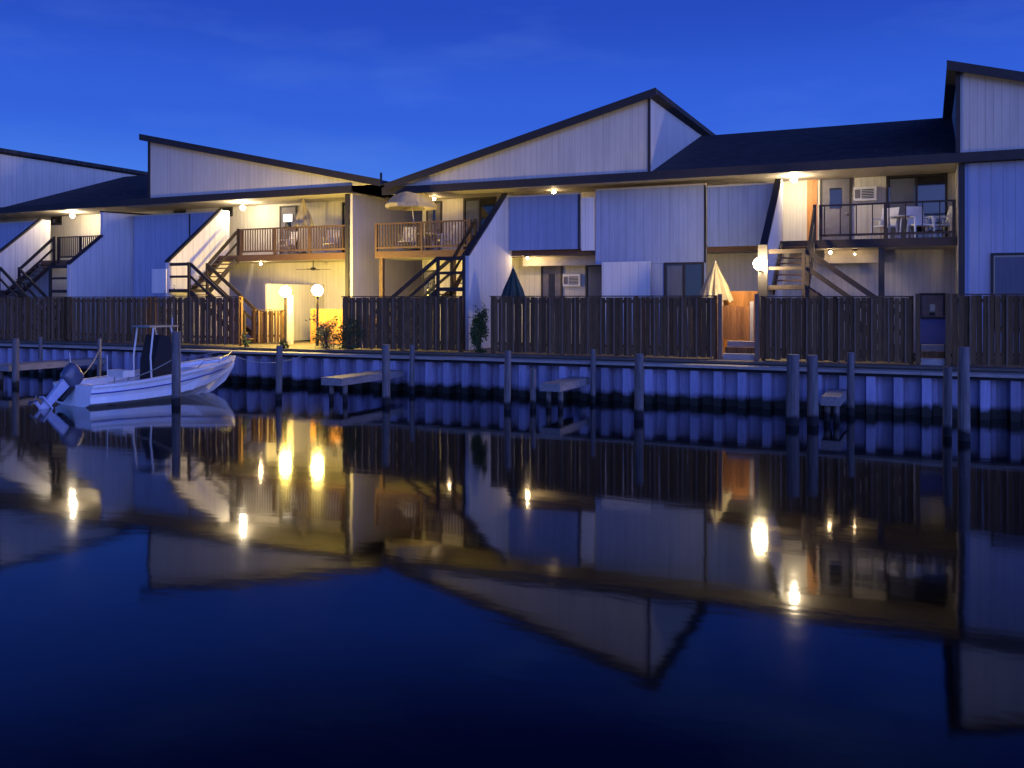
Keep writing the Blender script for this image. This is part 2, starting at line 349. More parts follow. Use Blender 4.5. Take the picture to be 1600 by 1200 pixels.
def stairs(parent, xw, side, lower=True):
    """flight rising inland beside the wall at xw; side=+1: stair lies to +X of the wall. Landing at z 3.2, then a lower flight along X."""
    w = 1.05; a, c = (xw, xw+w) if side > 0 else (xw-w, xw)
    zl = 3.2; y0, y1 = 3.35, 5.0; n_ = 7
    o = MB().box(a+.02, c-.02, 2.28, 3.33, zl-.12, zl).build('staircase', 'darkwood', parent)
    outer = c if side > 0 else a
    for x in (a+.05, c-.05):
        MB().extrude([(x-.025, y0-.02, zl-.26), (x-.025, y0-.02, zl-.02), (x-.025, y1-.06, DECK-.06), (x-.025, y1-.06, DECK-.30)], None, (.05, 0, 0)).build('stringer', 'darkwood', o)
    for i in range(n_):
        zz = zl+(DECK-zl)*(i+1)/(n_+1); yy = y0+(y1-y0)*i/n_
        MB().box(a+.08, c-.08, yy, yy+.27, zz-.04, zz).build('tread', 'deckwood', o)
    def rail(p, q, hgt=.95, posts=True, mid=True):
        r_ = MB().bar((p[0], p[1], p[2]+hgt), (q[0], q[1], q[2]+hgt), .06, .12)
        r_.build('handrail', 'darkwood', o)
        if mid: MB().bar((p[0], p[1], p[2]+hgt*.5), (q[0], q[1], q[2]+hgt*.5), .04, .09).build('mid_rail', 'darkwood', o)
    xo = outer - side*.05
    rail((xo, 3.33, zl), (xo, 4.95, DECK))
    MB().box(xo-.045, xo+.045, 3.24, 3.33, G, zl+1.02).build('newel_post', 'darkwood', o)
    MB().box(xo-.045, xo+.045, 4.98, 5.07, DECK-.3, DECK+1.08).build('newel_post', 'darkwood', o)
    for yy in (2.33,):
        MB().box(xo-.045, xo+.045, yy-.045, yy+.045, G, zl+1.02).build('newel_post', 'darkwood', o)
    rail((a+.05, 2.33, zl), (c-.05, 2.33, zl))
    if lower:
        L_ = 2.75; xs = outer; xe = outer + side*L_; n2 = 9
        for yy in (2.36, 3.25):
            MB().extrude([(xs, yy-.025, zl-.28), (xs, yy-.025, zl-.03), (xe, yy-.025, G+.05), (xe, yy-.025, G), (xe-side*.25, yy-.025, G)], None, (0, .05, 0)).build('stringer', 'darkwood', o)
        for i in range(n2):
            zz = zl-(zl-G)*(i+1)/(n2+1); xx = xs+side*L_*(i)/n2; x2 = xx+side*.30
            MB().box(min(xx, x2), max(xx, x2), 2.40, 3.21, zz-.04, zz).build('tread', 'deckwood', o)
        for yy in (2.36, 3.25): rail((xs, yy, zl), (xe-side*.2, yy, G+.15))
        for yy in (2.36, 3.25): MB().box(min(xe-side*.2, xe-side*.11), max(xe-side*.2, xe-side*.11), yy-.045, yy+.045, G, G+1.12).build('newel_post', 'darkwood', o)
    return o

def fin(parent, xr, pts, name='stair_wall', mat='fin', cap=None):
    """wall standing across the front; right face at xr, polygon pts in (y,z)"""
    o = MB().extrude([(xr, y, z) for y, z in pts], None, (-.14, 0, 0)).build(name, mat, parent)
    if cap:
        for (p, q) in cap:
            MB().bar((xr-.07, p[0], p[1]+.03), (xr-.07, q[0], q[1]+.03), .20, .07).build('cap_rail', 'trim', o)
    return o
FINP = [(2.3, G), (2.3, 4.22), (5.2, 6.50), (5.65, 6.50), (5.65, G)]
FINC = [((2.28, 4.22), (5.2, 6.50))]

def railing(parent, x0, x1, y, z=DECK, mat='railwood', dense=True, h=1.06):
    o = MB().box(x0, x1, y-.045, y+.045, z+h-.05, z+h).build('balcony_railing', mat, parent)
    MB().box(x0, x1, y-.02, y+.02, z+.10, z+.17).build('bottom_rail', mat, o)
    n_ = max(1, round((x1-x0)/1.9))
    for i in range(n_+1):
        x = x0+.05+(x1-x0-.1)*i/n_
        MB().box(x-.045, x+.045, y-.046, y+.044, z-.16, z+h-.051).build('rail_post', mat, o)
    p = MB(); x = x0+.16; st = .125 if dense else .45
    while x < x1-.12:
        p.box(x-.016, x+.016, y-.018, y+.018, z+.171, z+h-.052); x += st
    p.build('balusters', mat, o)['kind'] = 'stuff'
    return o

def deck(parent, x0, x1, y0, y1, railmat='deckwood'):
    d = MB(); y = y0+.05
    while y < y1-.02:
        d.box(x0, x1, y, min(y+.135, y1), DECK-.04, DECK); y += .142
    o = d.build('balcony_deck', 'deckwood', parent)
    MB().box(x0, x1, y0, y0+.045, DECK-.25, DECK-.002).build('rim_board', railmat, o)
    MB().box(x0, x1, y0+.05, y1, DECK-.24, DECK-.045).build('ceiling', 'soffit', o)
    return o

def panel(parent, x0, x1, z0, z1, y=5.5, mat='screen_dusk', name='privacy_wall', trim=True):
    o = MB().box(x0, x1, y, y+.12, z0, z1).build(name, mat, parent)
    if trim:
        MB().box(x0, x1, y-.02, y+.14, z1+.001, z1+.055).build('cap_rail', 'trim_cream', o)
        MB().box(x1-.06, x1+.01, y-.022, y-.001, z0, z1-.002).build('edge_trim', 'trim', o)
    return o

def block(name, label, xa, xb, ez, g1, g2, base):
    """one two-storey building. g1=(x0,x1,zpeak) shed gable rising to the right, g2=(x0,zpeak,x1) shed gable falling to the right"""
    t = thing(name, label, 'building', base)
    RY, RZ = 11.9, ez+2.38
    # body behind the balconies
    MB().box(xa, xb, YR, 16.5, G-.2, ez-.12).build('wall', 'siding', t)
    # main roof: two slopes
    sl = (RZ-ez)/(RY-4.65)
    th = .16
    prof = [(4.62, ez), (RY, RZ), (19.2, ez), (19.2, ez-th), (RY, RZ-th), (4.62, ez-th)]
    MB().extrude([(g1[1]-.01, y, z) for y, z in prof], None, (g2[0]-g1[1]+.02, 0, 0)).build('roof', 'roof', t)
    MB().box(xa-.17, xb+.17, 4.53, 4.615, ez-.24, ez+.03).build('fascia', 'trim', t)
    MB().box(xa, xb, 4.64, YR-.002, ez-.19, ez-.165).build('soffit', 'soffit', t)
    # shed gables
    for (xl, zl_, xr, zr) in ((g1[0], ez+.06, g1[1], g1[2]), (g2[0], g2[1], g2[2], ez+.06)):
        rising = zr > zl_
        o = MB().extrude([(xl, YF-.25, ez+.035), (xr, YF-.25, ez+.035), (xr, YF-.25, zr-.02), (xl, YF-.25, zl_-.02)], None, (0, .15, 0)).build('gable_wall', 'siding', t)
        xs, zs = (xr, zr) if rising else (xl, zl_)
        # tall side wall running back to the ridge
        MB().extrude([(xs-(.14 if rising else 0), YF-.10, ez+.05), (xs-(.14 if rising else 0), YF-.10, zs-.03), (xs-(.14 if rising else 0), 16.4, zs-.03), (xs-(.14 if rising else 0), 16.4, ez+.05)], None, (.14, 0, 0)).build('side_wall', 'siding', t)
        MB().box(xs-(.05 if rising else .06), xs+(.035 if rising else .06), YF-.29, YF-.251, ez+.04, zs-.05).build('corner_board', 'trim', o)
        MB().extrude([(xl, 16.3, ez-.1), (xr, 16.3, ez-.1), (xr, 16.3, zr-.03), (xl, 16.3, zl_-.03)], None, (0, .12, 0)).build('rear_wall', 'siding', t)
        # roof slab following X
        s_ = (zr-zl_)/(xr-xl); e = .28
        x0, x1 = (xl-.2, xr+e) if rising else (xl-e, xr+.2)
        zf = lambda x: zl_+s_*(x-xl)
        MB().extrude([(x0, YF-.5, zf(x0)-.05), (x1, YF-.5, zf(x1)-.05), (x1, YF-.5, zf(x1)+.12), (x0, YF-.5, zf(x0)+.12)], None, (0, 12.1, 0)).build('gable_roof', 'roof', t)
        MB().extrude([(x0-.01, YF-.54, zf(x0)-.13), (x1+.01, YF-.54, zf(x1)-.13), (x1+.01, YF-.54, zf(x1)+.135), (x0-.01, YF-.54, zf(x0)+.135)], None, (0, .037, 0)).build('rake_board', 'trim', t)
    return t

# ---------------------------------------------------------------- the two buildings
EA, EB = 7.06, 6.90
A = block('apartment_building', 'cream two-storey building at left with slanted shed gables over lit balconies', -40.5, -8.9, EA, (-38.6, -28.5, 9.66), (-19.0, 9.60, -7.5), (-24, 8, G))
B = block('apartment_building', 'cream two-storey building at right with peaked gable, open balcony and blue end wall', -7.2, 23.5, EB, (-6.9, 2.78, 9.36), (11.72, 9.30, 20.0), (8, 8, G))

# --- building A
MB().extrude([(-9.0, YF, G-.1), (-9.0, YF, EA-.25), (-9.0, YR+3, EA-.2), (-9.0, YR+3, G-.1)], None, (.12, 0, 0)).build('end_wall', 'siding', A)
MB().box(-9.16, -9.01, YF-.09, YF+.05, G-.02, EA-.245).build('corner_post', 'trim', A)
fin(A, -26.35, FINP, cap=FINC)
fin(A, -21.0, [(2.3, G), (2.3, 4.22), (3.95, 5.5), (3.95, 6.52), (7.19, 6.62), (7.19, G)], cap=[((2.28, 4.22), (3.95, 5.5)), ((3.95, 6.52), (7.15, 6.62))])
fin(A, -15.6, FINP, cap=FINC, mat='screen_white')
stairs(A, -26.33, 1)
stairs(A, -21.16, -1, lower=False)
stairs(A, -15.58, 1)
deck(A, -26.3, -21.16, 5.1, YR)
railing(A, -25.2, -22.3, 5.12, mat='darkwood')
deck(A, -15.55, -9.02, 4.95, YR)
railing(A, -14.45, -9.2, 4.99)
deck(A, -20.98, -15.76, 5.64, YR)
panel(A, -20.9, -17.6, 2.5, 6.45)
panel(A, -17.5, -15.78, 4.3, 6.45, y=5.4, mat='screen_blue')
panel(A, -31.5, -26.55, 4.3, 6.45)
panel(A, -34.5, -26.55, G, 3.6, y=5.0)
pane_door(A, -24.6, -23.7, DECK, 6.75, YR, 'door')
pane_door(A, -23.4, -22.2, 5.3, 6.75, YR, 'window')
pane_door(A, -14.2, -13.3, DECK, 6.78, YR, 'door', 'upper door with a lit pane')
pane_door(A, -11.0, -9.6, DECK, 6.80, YR, 'slider')
pane_door(A, -13.0, -12.1, G, 3.3, YR, 'door')
for x0, z0 in ((-13.95, 6.10), (-23.2, 5.85)):
    o = MB().box(x0, x0+.44, YR-.10, YR-.062, z0, z0+.32).build('lit_window', 'lit', A)
for x0 in (-20.2, -17.5, -28.2): pane_door(A, x0, x0+.7, 6.45, 6.86, YR, 'window')
MB().box(-16.35, -15.62, 2.20, 2.26, 3.05, 3.98).build('landing_panel', 'screen_white', A)
MB().box(-9.6, -8.6, 10.2, 10.5, 9.0, 9.35)
# roof vent near the valley
MB().tube([(-9.9, 8.4, 7.4), (-9.9, 8.4, 8.12)], .05, 8).build('vent_pipe', 'trim', A)

# --- building B
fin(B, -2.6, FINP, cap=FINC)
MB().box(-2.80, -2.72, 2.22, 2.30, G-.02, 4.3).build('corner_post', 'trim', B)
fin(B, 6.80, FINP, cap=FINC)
MB().box(6.60, 6.86, 2.22, 2.297, G-.02, 4.34).build('corner_post', 'trim', B)
stairs(B, -2.76, -1)
stairs(B, 6.82, 1)
deck(B, -7.95, -2.77, 4.95, YR)
railing(B, -7.95, -3.9, 4.99)
deck(B, 6.82, 11.70, 4.95, YR, 'darkwood')
railing(B, 7.95, 11.68, 4.99, mat='darkwood', dense=False)
deck(B, -2.58, 6.64, 5.64, YR)
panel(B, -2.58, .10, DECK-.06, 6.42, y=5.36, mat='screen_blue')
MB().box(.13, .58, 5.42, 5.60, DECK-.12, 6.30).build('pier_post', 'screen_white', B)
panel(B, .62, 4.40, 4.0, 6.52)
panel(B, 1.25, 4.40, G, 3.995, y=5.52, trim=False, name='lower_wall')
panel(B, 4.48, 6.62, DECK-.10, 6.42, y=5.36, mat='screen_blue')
MB().box(-2.55, 1.24, 6.5, 6.62, 4.02, 4.353).build('beam', 'trim_cream', B)
panel(B, 1.05, 2.70, G, 4.05, y=4.9, mat='screen_white', name='white_screen', trim=False)
pane_door(B, 3.02, 4.34, 2.55, 4.02, 5.52, 'window')
# end wall of the right wing
MB().box(11.80, 23.4, YF, YF+.14, G-.1, EB-.242).build('front_wall', 'screen_dusk', B)
MB().box(11.74, 11.90, YF-.07, YF+.0, G-.02, EB-.243).build('corner_post', 'trim', B)
MB().box(11.72, 11.79, YF+.002, YR-.003, G-.1, EB-.245).build('return_wall', 'siding', B)
pane_door(B, 12.55, 14.3, G+.75, 4.10, YF, 'window')
pane_door(B, 7.75, 8.72, DECK, 6.76, YR, 'door', 'blue-grey upper door beside the lamp')
MB().box(7.35, 7.66, YR-.05, YR-.002, DECK, 6.74).build('shutter', 'honey', B)
pane_door(B, 9.75, 11.50, DECK, 6.72, YR, 'slider')
pane_door(B, -7.0, -6.3, DECK, 6.65, YR, 'door')
pane_door(B, -5.35, -3.95, DECK, 6.72, YR, 'slider')
pane_door(B, -7.9+.7, -6.65, G, 3.95, YR, 'door')
pane_door(B, -2.1, -1.25, G, 4.10, YR, 'door')
pane_door(B, -.35, .95, G, 4.10, YR, 'slider')
pane_door(B, 10.7, 11.45, G, 3.0, YR, 'door')
for x0 in (-2.9, .35, 5.3): pane_door(B, x0, x0+.75, 6.40, 6.72, YR, 'window')
MB().box(9.62, 9.78, 5.02, 5.18, G, DECK-.255).build('deck_post', 'trim', B)
MB().box(-4.75, -4.60, 5.02, 5.17, G, DECK-.255).build('deck_post', 'railwood', B)
MB().box(-7.8, -7.65, 5.02, 5.17, G, DECK-.255).build('deck_post', 'railwood', B)
MB().box(7.95, 9.60, 6.5, 6.62, 3.95, 4.353).build('beam', 'trim_cream', B)
# warm timber boarding under the stair landing, seen through the gate
MB().box(5.25, 6.62, 3.4, 3.46, G, 3.05).build('timber_screen', 'honey', B)
MB().box(-10.35, -10.20, 2.85, 3.0, G, 2.95).build('patio_post', 'trim_cream', A)
for k_ in range(11): MB().box(-10.19+k_*.152, -10.19+k_*.152+.145, 4.0, 4.03, G, 2.45).build('timber_board', 'honey', A)
# low dividing walls of the patios
MB().box(-12.0, -11.9, 3.6, YR-.003, G, 3.4).build('patio_wall', 'siding', A)

# air conditioners through the walls
def aircon(x, z, y, label):
    t = thing('air_conditioner', label, 'air conditioner', (x, y, z), 'air conditioners set in the walls')
    MB().box(x-.34, x+.34, y-.16, y-.002, z, z+.44).build('casing', 'white', t)
    g_ = MB()
    for i in range(6): g_.box(x-.10, x+.26, y-.175, y-.162, z+.07+i*.052, z+.10+i*.052)
    g_.build('grille', 'black', t)
    MB().box(x-.30, x-.14, y-.172, y-.161, z+.08, z+.36).build('control_panel', 'door', t)
aircon(9.15-.02, 5.95, YR, 'air conditioner in the upper wall between door and glass slider')
aircon(-.85, 3.28, YR, 'air conditioner in the lower wall between door and glass slider')

# ---------------------------------------------------------------- lamps
def eave_lamp(x, y, z, label, mat='bulb_warm', r=.10, ceil=None, group='ceiling lamps under eaves and decks'):
    t = thing('ceiling_lamp', label, 'lamp', (x, y, ceil), group)
    MB().lathe((x, y, ceil-.05), [(.08, 0), (.09, .02), (.06, .048)], 12).build('bracket', 'trim', t)
    if ceil-.05-(z+r) > .02: MB().tube([(x, y, ceil-.05), (x, y, z+r*.9)], .012, 6).build('stem', 'metal', t)
    MB().ball((x, y, z), r, 8).build('globe', mat, t, smooth=True)
eave_lamp(-25.2, 5.9, 6.70, 'glowing eave lamp over the leftmost stairs', ceil=EA-.19)
eave_lamp(-15.1, 5.9, 6.64, 'glowing eave lamp at the head of the stairs by the brown railing', ceil=EA-.19)
eave_lamp(-1.2, 6.2, 6.66, 'dim glowing eave lamp behind the blue privacy walls', 'bulb_small', .07, ceil=EB-.19)
eave_lamp(7.1, 5.9, 6.60, 'bright glowing eave lamp beside the right-hand upper door', ceil=EB-.19)
eave_lamp(-13.9, 5.6, 4.26, 'glowing lamp under the deck above the yellow-lit patio', 'bulb_tiny', .04, ceil=DECK-.24)
eave_lamp(-2.1, 5.9, 4.29, 'warm lamp under the deck left of the lower glass slider', 'bulb_tiny', .04, ceil=DECK-.24)
eave_lamp(8.2, 5.8, 4.26, 'small lamp under the right-hand deck beside the lower stairs', 'bulb_dim', .045, ceil=DECK-.24)
eave_lamp(8.9, 6.0, 4.20, 'tiny lamp deeper under the right-hand deck', 'bulb_dim', .022, ceil=DECK-.24)
eave_lamp(-5.5, 6.3, 4.29, 'added lamp lighting the wall under the deck with the open umbrella', 'bulb_dim', .055, ceil=DECK-.24)  # extra light added for the wall below this deck
eave_lamp(-6.1, 6.2, 6.62, 'added lamp under the eave beside the open umbrella', 'bulb_small', .05, ceil=EB-.19)  # extra light added to warm the balcony by the umbrella

def post_lamp(x, y, z, label):
    t = thing('post_lamp', label, 'lamp', (x, y, G), 'globe lamps on the lit patio')
    MB().tube([(x, y, G), (x, y, z-.20)], .045, 10).build('post', 'darkwood', t)
    MB().lathe((x, y, z-.22), [(.05, 0), (.10, .03), (.07, .06)], 12).build('collar', 'trim', t)
    MB().ball((x, y, z), .195, 12).build('globe', 'bulb_yellow', t, smooth=True)
post_lamp(-10.0, 2.3, 3.08, 'left of the two big glowing globe lamps on posts on the yellow patio')
post_lamp(-8.6, 2.3, 3.12, 'right of the two big glowing globe lamps on posts, nearer the shrub')
t = thing('wall_lamp', 'brightest lamp, a starry globe on the stair wall above the gate', 'lamp', (6.90, 2.25, 3.8))
MB().bar((6.73, 2.215, 3.58), (6.71, 1.84, 3.58), .04).build('bracket', 'trim', t)
MB().lathe((6.71, 1.84, 3.585), [(.05, 0), (.08, .03), (.05, .05)], 12).build('collar', 'trim', t)
MB().ball((6.71, 1.84, 3.79), .17, 12).build('globe', 'bulb_star', t, smooth=True)

# ceiling fan under the balcony of the lit patio
t = thing('ceiling_fan', 'dark ceiling fan hanging under the deck above the globe lamps', 'fan', (-11.2, 4.6+.9, DECK-.245))
cx, cy, cz = -11.2, 5.5, DECK-.245
MB().tube([(cx, cy, cz), (cx, cy, cz-.28)], .02, 8).build('rod', 'trim', t)
MB().lathe((cx, cy, cz-.40), [(.05, 0), (.11, .03), (.11, .09), (.04, .125)], 14).build('motor', 'trim', t)
for k in range(4):
    q = k*math.pi/2+.35
    MB().bar((cx+.10*math.cos(q), cy+.10*math.sin(q), cz-.36), (cx+.68*math.cos(q), cy+.68*math.sin(q), cz-.36), .13, .015).build('blade', 'darkwood', t)

# ---------------------------------------------------------------- fences
def fence(x0, x1, y, label, top=2.90, group='brown board fences along the bulkhead', y1=None):
    t = thing('fence', label, 'fence', (x0, y, G), group)
    p = MB(); e = MB(); x = x0; i = 0
    while x < x1-.05:
        w = min(.128, x1-x)
        yy = y + (-.032 if i % 2 else .0)
        ln = random.uniform(-.006, .006); tp = top-.035+random.uniform(-.012, .010); bt_ = G+.04+random.uniform(-.02, .03)
        p.add([(x+.004, yy, bt_), (x+w-.004, yy, bt_), (x+w-.004, yy+.02, bt_), (x+.004, yy+.02, bt_), (x+.004+ln, yy, tp), (x+w-.004+ln, yy, tp), (x+w-.004+ln, yy+.02, tp), (x+.004+ln, yy+.02, tp)],
              [(0, 3, 2, 1), (4, 5, 6, 7), (0, 1, 5, 4), (1, 2, 6, 5), (2, 3, 7, 6), (3, 0, 4, 7)])
        if i % 3 == 2: e.box(x+w-.018, x+w+.020, y-.062, y-.034, G+.03, top-.04)
        x += .132; i += 1
    p.build('fence_boards', 'fence', t)
    e.build('battens', 'fence_edge', t)
    MB().box(x0, x1, y+.022, y+.07, top-.20, top-.11).build('top_rail', 'fence', t)
    MB().box(x0-.01, x1+.01, y-.05, y+.075, top-.02, top+.012).build('cap_board', 'fence', t)
    MB().box(x0, x1, y+.022, y+.07, G+.25, G+.34).build('bottom_rail', 'fence', t)
    n_ = max(1, round((x1-x0)/2.4))
    for k in range(n_+1):
        xx = x0+.05+(x1-x0-.10)*k/n_
        MB().box(xx-.05, xx+.05, y+.072, y+.17, G, top+.0).build('fence_post', 'fence', t)
    return t
fence(-31.0, -19.7, 1.0, 'long dark fence at far left behind the boat stern')
fence(-19.55, -15.3, 1.0, 'dark fence below the big white stair wall')
fence(-15.15, -10.95, 1.0, 'dark fence ending at the yellow-lit patio, behind the boat bow')
fence(-6.62, -2.20, 1.0, 'brown fence between the shrubs and the narrow blue wall gap')
fence(-1.18, 5.70, 1.0, 'longest brown fence, from the narrow gap to the timber gateway')
fence(6.88, 10.62, 1.0, 'brown fence between the timber gateway and the dark doorway', 2.88)
fence(11.50, 19.0, 1.0, 'brown fence at the far right below the blue end wall', 2.93)
fence(-11.9, -10.45, 2.7, 'low dark fence at the left edge of the lit patio', 2.42)

# gateway posts and steps
def gateway(x0, x1, label, pm):
    t = thing('gateway', label, 'gateway', ((x0+x1)/2, 1.0, G), 'gateways through the fences')
    for x in (x0, x1): MB().box(x-.055, x+.055, .93, 1.05, G, 2.95).build('gate_post', pm, t)
    for k in range(3):
        MB().box(x0+.07, x1-.07, 1.02+k*.28, 1.02+k*.28+.29, G, G+.16*(k+1)).build('step', 'cap' if k % 2 == 0 else 'fence', t)
gateway(5.80, 6.78, 'pale gateway posts with wooden steps in front of the orange timber', 'fence_edge')
gateway(10.72, 11.40, 'dark gateway posts and steps beside the right-hand fence', 'fence')
t = thing('patio_gate', 'low honey-coloured gate lit orange behind the pale gateway posts', 'gate', (6.0, 2.22, G))
for x_ in (5.57, 6.43): MB().box(x_-.045, x_+.045, 2.18, 2.27, G, 2.75).build('gate_post', 'trim_cream', t)
g_ = MB()
for k in range(7): g_.box(5.62+k*.108, 5.62+k*.108+.102, 2.20, 2.225, G+.5, 2.62+.03*math.sin(k))
g_.build('gate_boards', 'honey', t)
for z_ in (G+.6, 2.4): MB().box(5.62, 6.37, 2.226, 2.26, z_, z_+.09).build('rail', 'honey', t)
t = thing('storage_box', 'blue storage box with dark lid behind the right-hand doorway', 'box', (11.1, 2.4, G))
MB().box(10.75, 11.42, 2.1, 2.7, G+.48, 2.30).build('body', 'box_blue', t)
MB().box(10.72, 11.45, 2.07, 2.73, 2.301, 2.36).build('lid', 'hullbottom', t)
MB().box(10.80, 11.37, 2.15, 2.65, G, G+.479).build('stand', 'darkwood', t)

# ---------------------------------------------------------------- umbrellas
def closed_umbrella(x, y, z0, zb, zt, r, mat, label):
    t = thing('patio_umbrella', label, 'umbrella', (x, y, z0), 'patio umbrellas')
    MB().tube([(x, y, z0), (x, y, zt+.06)], .022, 8).build('pole', 'trim_cream', t)
    c = MB(); n_ = 32; vs = []; prof = [(zt, .03), (zt-.25*(zt-zb), r*.30), (zt-.6*(zt-zb), r*.68), (zb, r)]
    for z, rr in prof:
        for k in range(n_):
            q = 2*math.pi*k/n_; f_ = 1.0 if k % 4 else (.72)
            vs.append((x+rr*f_*math.cos(q), y+rr*f_*math.sin(q), z - (.08 if (k % 4 == 2 and z == zb) else 0)))
    fs = [(i*n_+k, i*n_+(k+1) % n_, (i+1)*n_+(k+1) % n_, (i+1)*n_+k) for i in range(3) for k in range(n_)]
    c.add(vs, fs); c.build('canopy', mat, t)
    MB().lathe((x, y, z0), [(.24, 0), (.22, .06), (.05, .12)], 16).build('base', 'trim', t)
closed_umbrella(5.25, 2.95, G, 2.78, 3.88, .52, 'canvas', 'half-folded cream umbrella behind the fence, left of the bright wall lamp')
closed_umbrella(-1.15, 2.6, G, 2.70, 3.80, .46, 'canvas_dark', 'dark green half-folded umbrella behind the fence below the blue wall')
closed_umbrella(-11.75, 5.6, DECK, 5.75, 6.80, .42, 'canvas', 'half-folded cream umbrella on the balcony with the dense brown railing')
t = thing('patio_umbrella', 'open pale yellow umbrella over the balcony near the roof valley', 'umbrella', (-6.3, 5.35, DECK), 'patio umbrellas')
ux, uy = -6.35, 4.95
MB().tube([(ux, uy+.35, DECK), (ux, uy, 6.62)], .022, 8).build('pole', 'trim_cream', t)
c = MB(); n_ = 24; vs = []; pr = [(.03, 6.84), (.35, 6.78), (.70, 6.58), (.98, 6.28)]
for rr, z in pr:
    for k in range(n_):
        q = 2*math.pi*k/n_; f_ = 1.0 if k % 3 == 0 else .93
        vs.append((ux+rr*f_*math.cos(q), uy+rr*f_*math.sin(q), z+(0 if k % 3 == 0 else .03*rr)))
for rr, z in ((.98, 6.16),):
    for k in range(n_):
        q = 2*math.pi*k/n_; f_ = 1.0 if k % 3 == 0 else .93
        vs.append((ux+rr*f_*math.cos(q), uy+rr*f_*math.sin(q), z))
c.add(vs, [(i*n_+k, i*n_+(k+1) % n_, (i+1)*n_+(k+1) % n_, (i+1)*n_+k) for i in range(4) for k in range(n_)] + [tuple(range(n_))])
c.build('canopy', 'canvas', t)
for k in range(8):
    q = 2*math.pi*k/8
    MB().tube([(ux, uy, 6.70), (ux+.9*math.cos(q), uy+.9*math.sin(q), 6.24)], .01, 5).build('rib', 'metal', t)
MB().lathe((ux, uy+.35, DECK), [(.24, 0), (.22, .06), (.05, .12)], 16).build('base', 'trim', t)

# ---------------------------------------------------------------- chairs and tables
def chair(label, mat='white'):
    t = thing('balcony_chair', label, 'chair', (0, 0, 0), 'white chairs on the balconies')
    MB().box(-.25, .25, -.24, .24, .38, .43).build('seat', mat, t, True)
    b_ = MB()
    b_.extrude([(-.25, .22, .42), (.25, .22, .42), (.27, .40, 1.0), (-.27, .40, 1.0)], None, (0, .03, 0)); b_.build('backrest', mat, t, True)
    for sx in (-1, 1):
        MB().bar((sx*.28, -.22, .64), (sx*.28, .30, .66), .07, .03).build('armrest', mat, t, True)
        for sy in (-1, 1): MB().bar((sx*.29, sy*.26, 0), (sx*.26, sy*.21, .64 if sy < 0 else .60), .045).build('leg', mat, t, True)
    return t
c0 = chair('')
spots = [(9.75, 5.75, 2.7, 'white chair on the right balcony just left of the glass slider'),
         (10.75, 5.6, 3.6, 'white chair on the right balcony against the glass slider'),
         (11.25, 6.0, 1.9, 'white chair in the corner of the right balcony by the blue end wall'),
         (-7.1, 5.9, 3.4, 'white chair under the open umbrella near the end of the balcony'),
         (-5.4, 5.8, 2.4, 'white chair on the umbrella balcony nearer the stairs'),
         (-12.9, 6.0, 2.9, 'white chair behind the dense brown railing, left of the folded umbrella'),
         (-10.6, 5.9, 3.6, 'white chair behind the dense brown railing, right of the folded umbrella')]
for i, (x, y, a, lab) in enumerate(spots):
    o = c0 if i == 0 else copy_tree(c0)
    o.location = (x, y, DECK); o.rotation_euler = (0, 0, a+math.pi); o['label'] = lab
def table(x, y, z, label):
    t = thing('balcony_table', label, 'table', (x, y, z), 'round white tables on the balconies')
    MB().lathe((x, y, z+.68), [(.40, 0), (.42, .015), (.40, .035)], 20).build('tabletop', 'white', t)
    for k in range(3):
        q = k*2.094+.3
        MB().bar((x+.3*math.cos(q), y+.3*math.sin(q), z), (x+.12*math.cos(q), y+.12*math.sin(q), z+.68), .035).build('leg', 'white', t)
table(10.25, 5.9, DECK, 'round white table between the chairs on the right balcony')
table(-6.35, 6.1, DECK, 'round white table beneath the open yellow umbrella')

# ---------------------------------------------------------------- shrubs
def shrub(x, y, z, rx, ry, rz, n_, label, mat='leaf', ls=.06, pot=False, zc=None):
    t = thing('patio_shrub', label, 'plant', (x, y, z), 'shrubs around the patios')
    zc = z+rz*.95 if zc is None else zc
    st = MB()
    for k in range(5):
        q = random.uniform(0, 6.28); st.tube([(x, y, z), (x+.3*rx*math.cos(q), y+.3*ry*math.sin(q), zc), (x+.6*rx*math.cos(q), y+.6*ry*math.sin(q), zc+rz*.5)], .018, 5, .007)
    st.build('stem', 'bark', t)
    mb = MB(); clumps = [(random.gauss(0, .45), random.gauss(0, .45), random.gauss(0, .5)) for _ in range(14)]
    for i in range(n_):
        cxx, cyy, czz = random.choice(clumps)
        p = Vector((x+rx*(cxx+random.gauss(0, .2)), y+ry*(cyy+random.gauss(0, .2)), max(z+.05, zc+rz*(czz+random.gauss(0, .2)))))
        d = Vector((random.gauss(0, 1), random.gauss(0, 1), random.gauss(.2, .8))).normalized(); s_ = ls*random.uniform(.6, 1.5)
        u = d.cross(Vector((random.gauss(0, 1), random.gauss(0, 1), random.gauss(0, 1)))).normalized()
        mb.add([p, p+d*s_*.5+u*s_*.3, p+d*s_*1.2, p+d*s_*.5-u*s_*.3], [(0, 1, 2, 3)])
    mb.build('foliage', mat, t)
    if pot: MB().lathe((x, y, z), [(.14, 0), (.20, .28), (.22, .30)], 14).build('pot', 'pot', t)
shrub(-7.75, 1.5, G, .45, .35, .45, 900, 'green leafy shrub in front of the globe lamps on the lit patio')
shrub(-7.05, .72, G, .40, .25, .55, 900, 'dark shrub with pale tips hanging over the bulkhead beside the lit patio', 'leaf_pale')
shrub(-6.2, .70, G, .45, .22, .55, 1000, 'dark bushy shrub in front of the fence end near the lit patio')
shrub(-8.7, .62, G-.05, .18, .18, .16, 260, 'small tuft of leaves on the bulkhead cap below the globe lamps')
shrub(-1.60, 1.05, G, .30, .26, .62, 3200, 'dark upright shrub in the narrow gap below the blue wall')
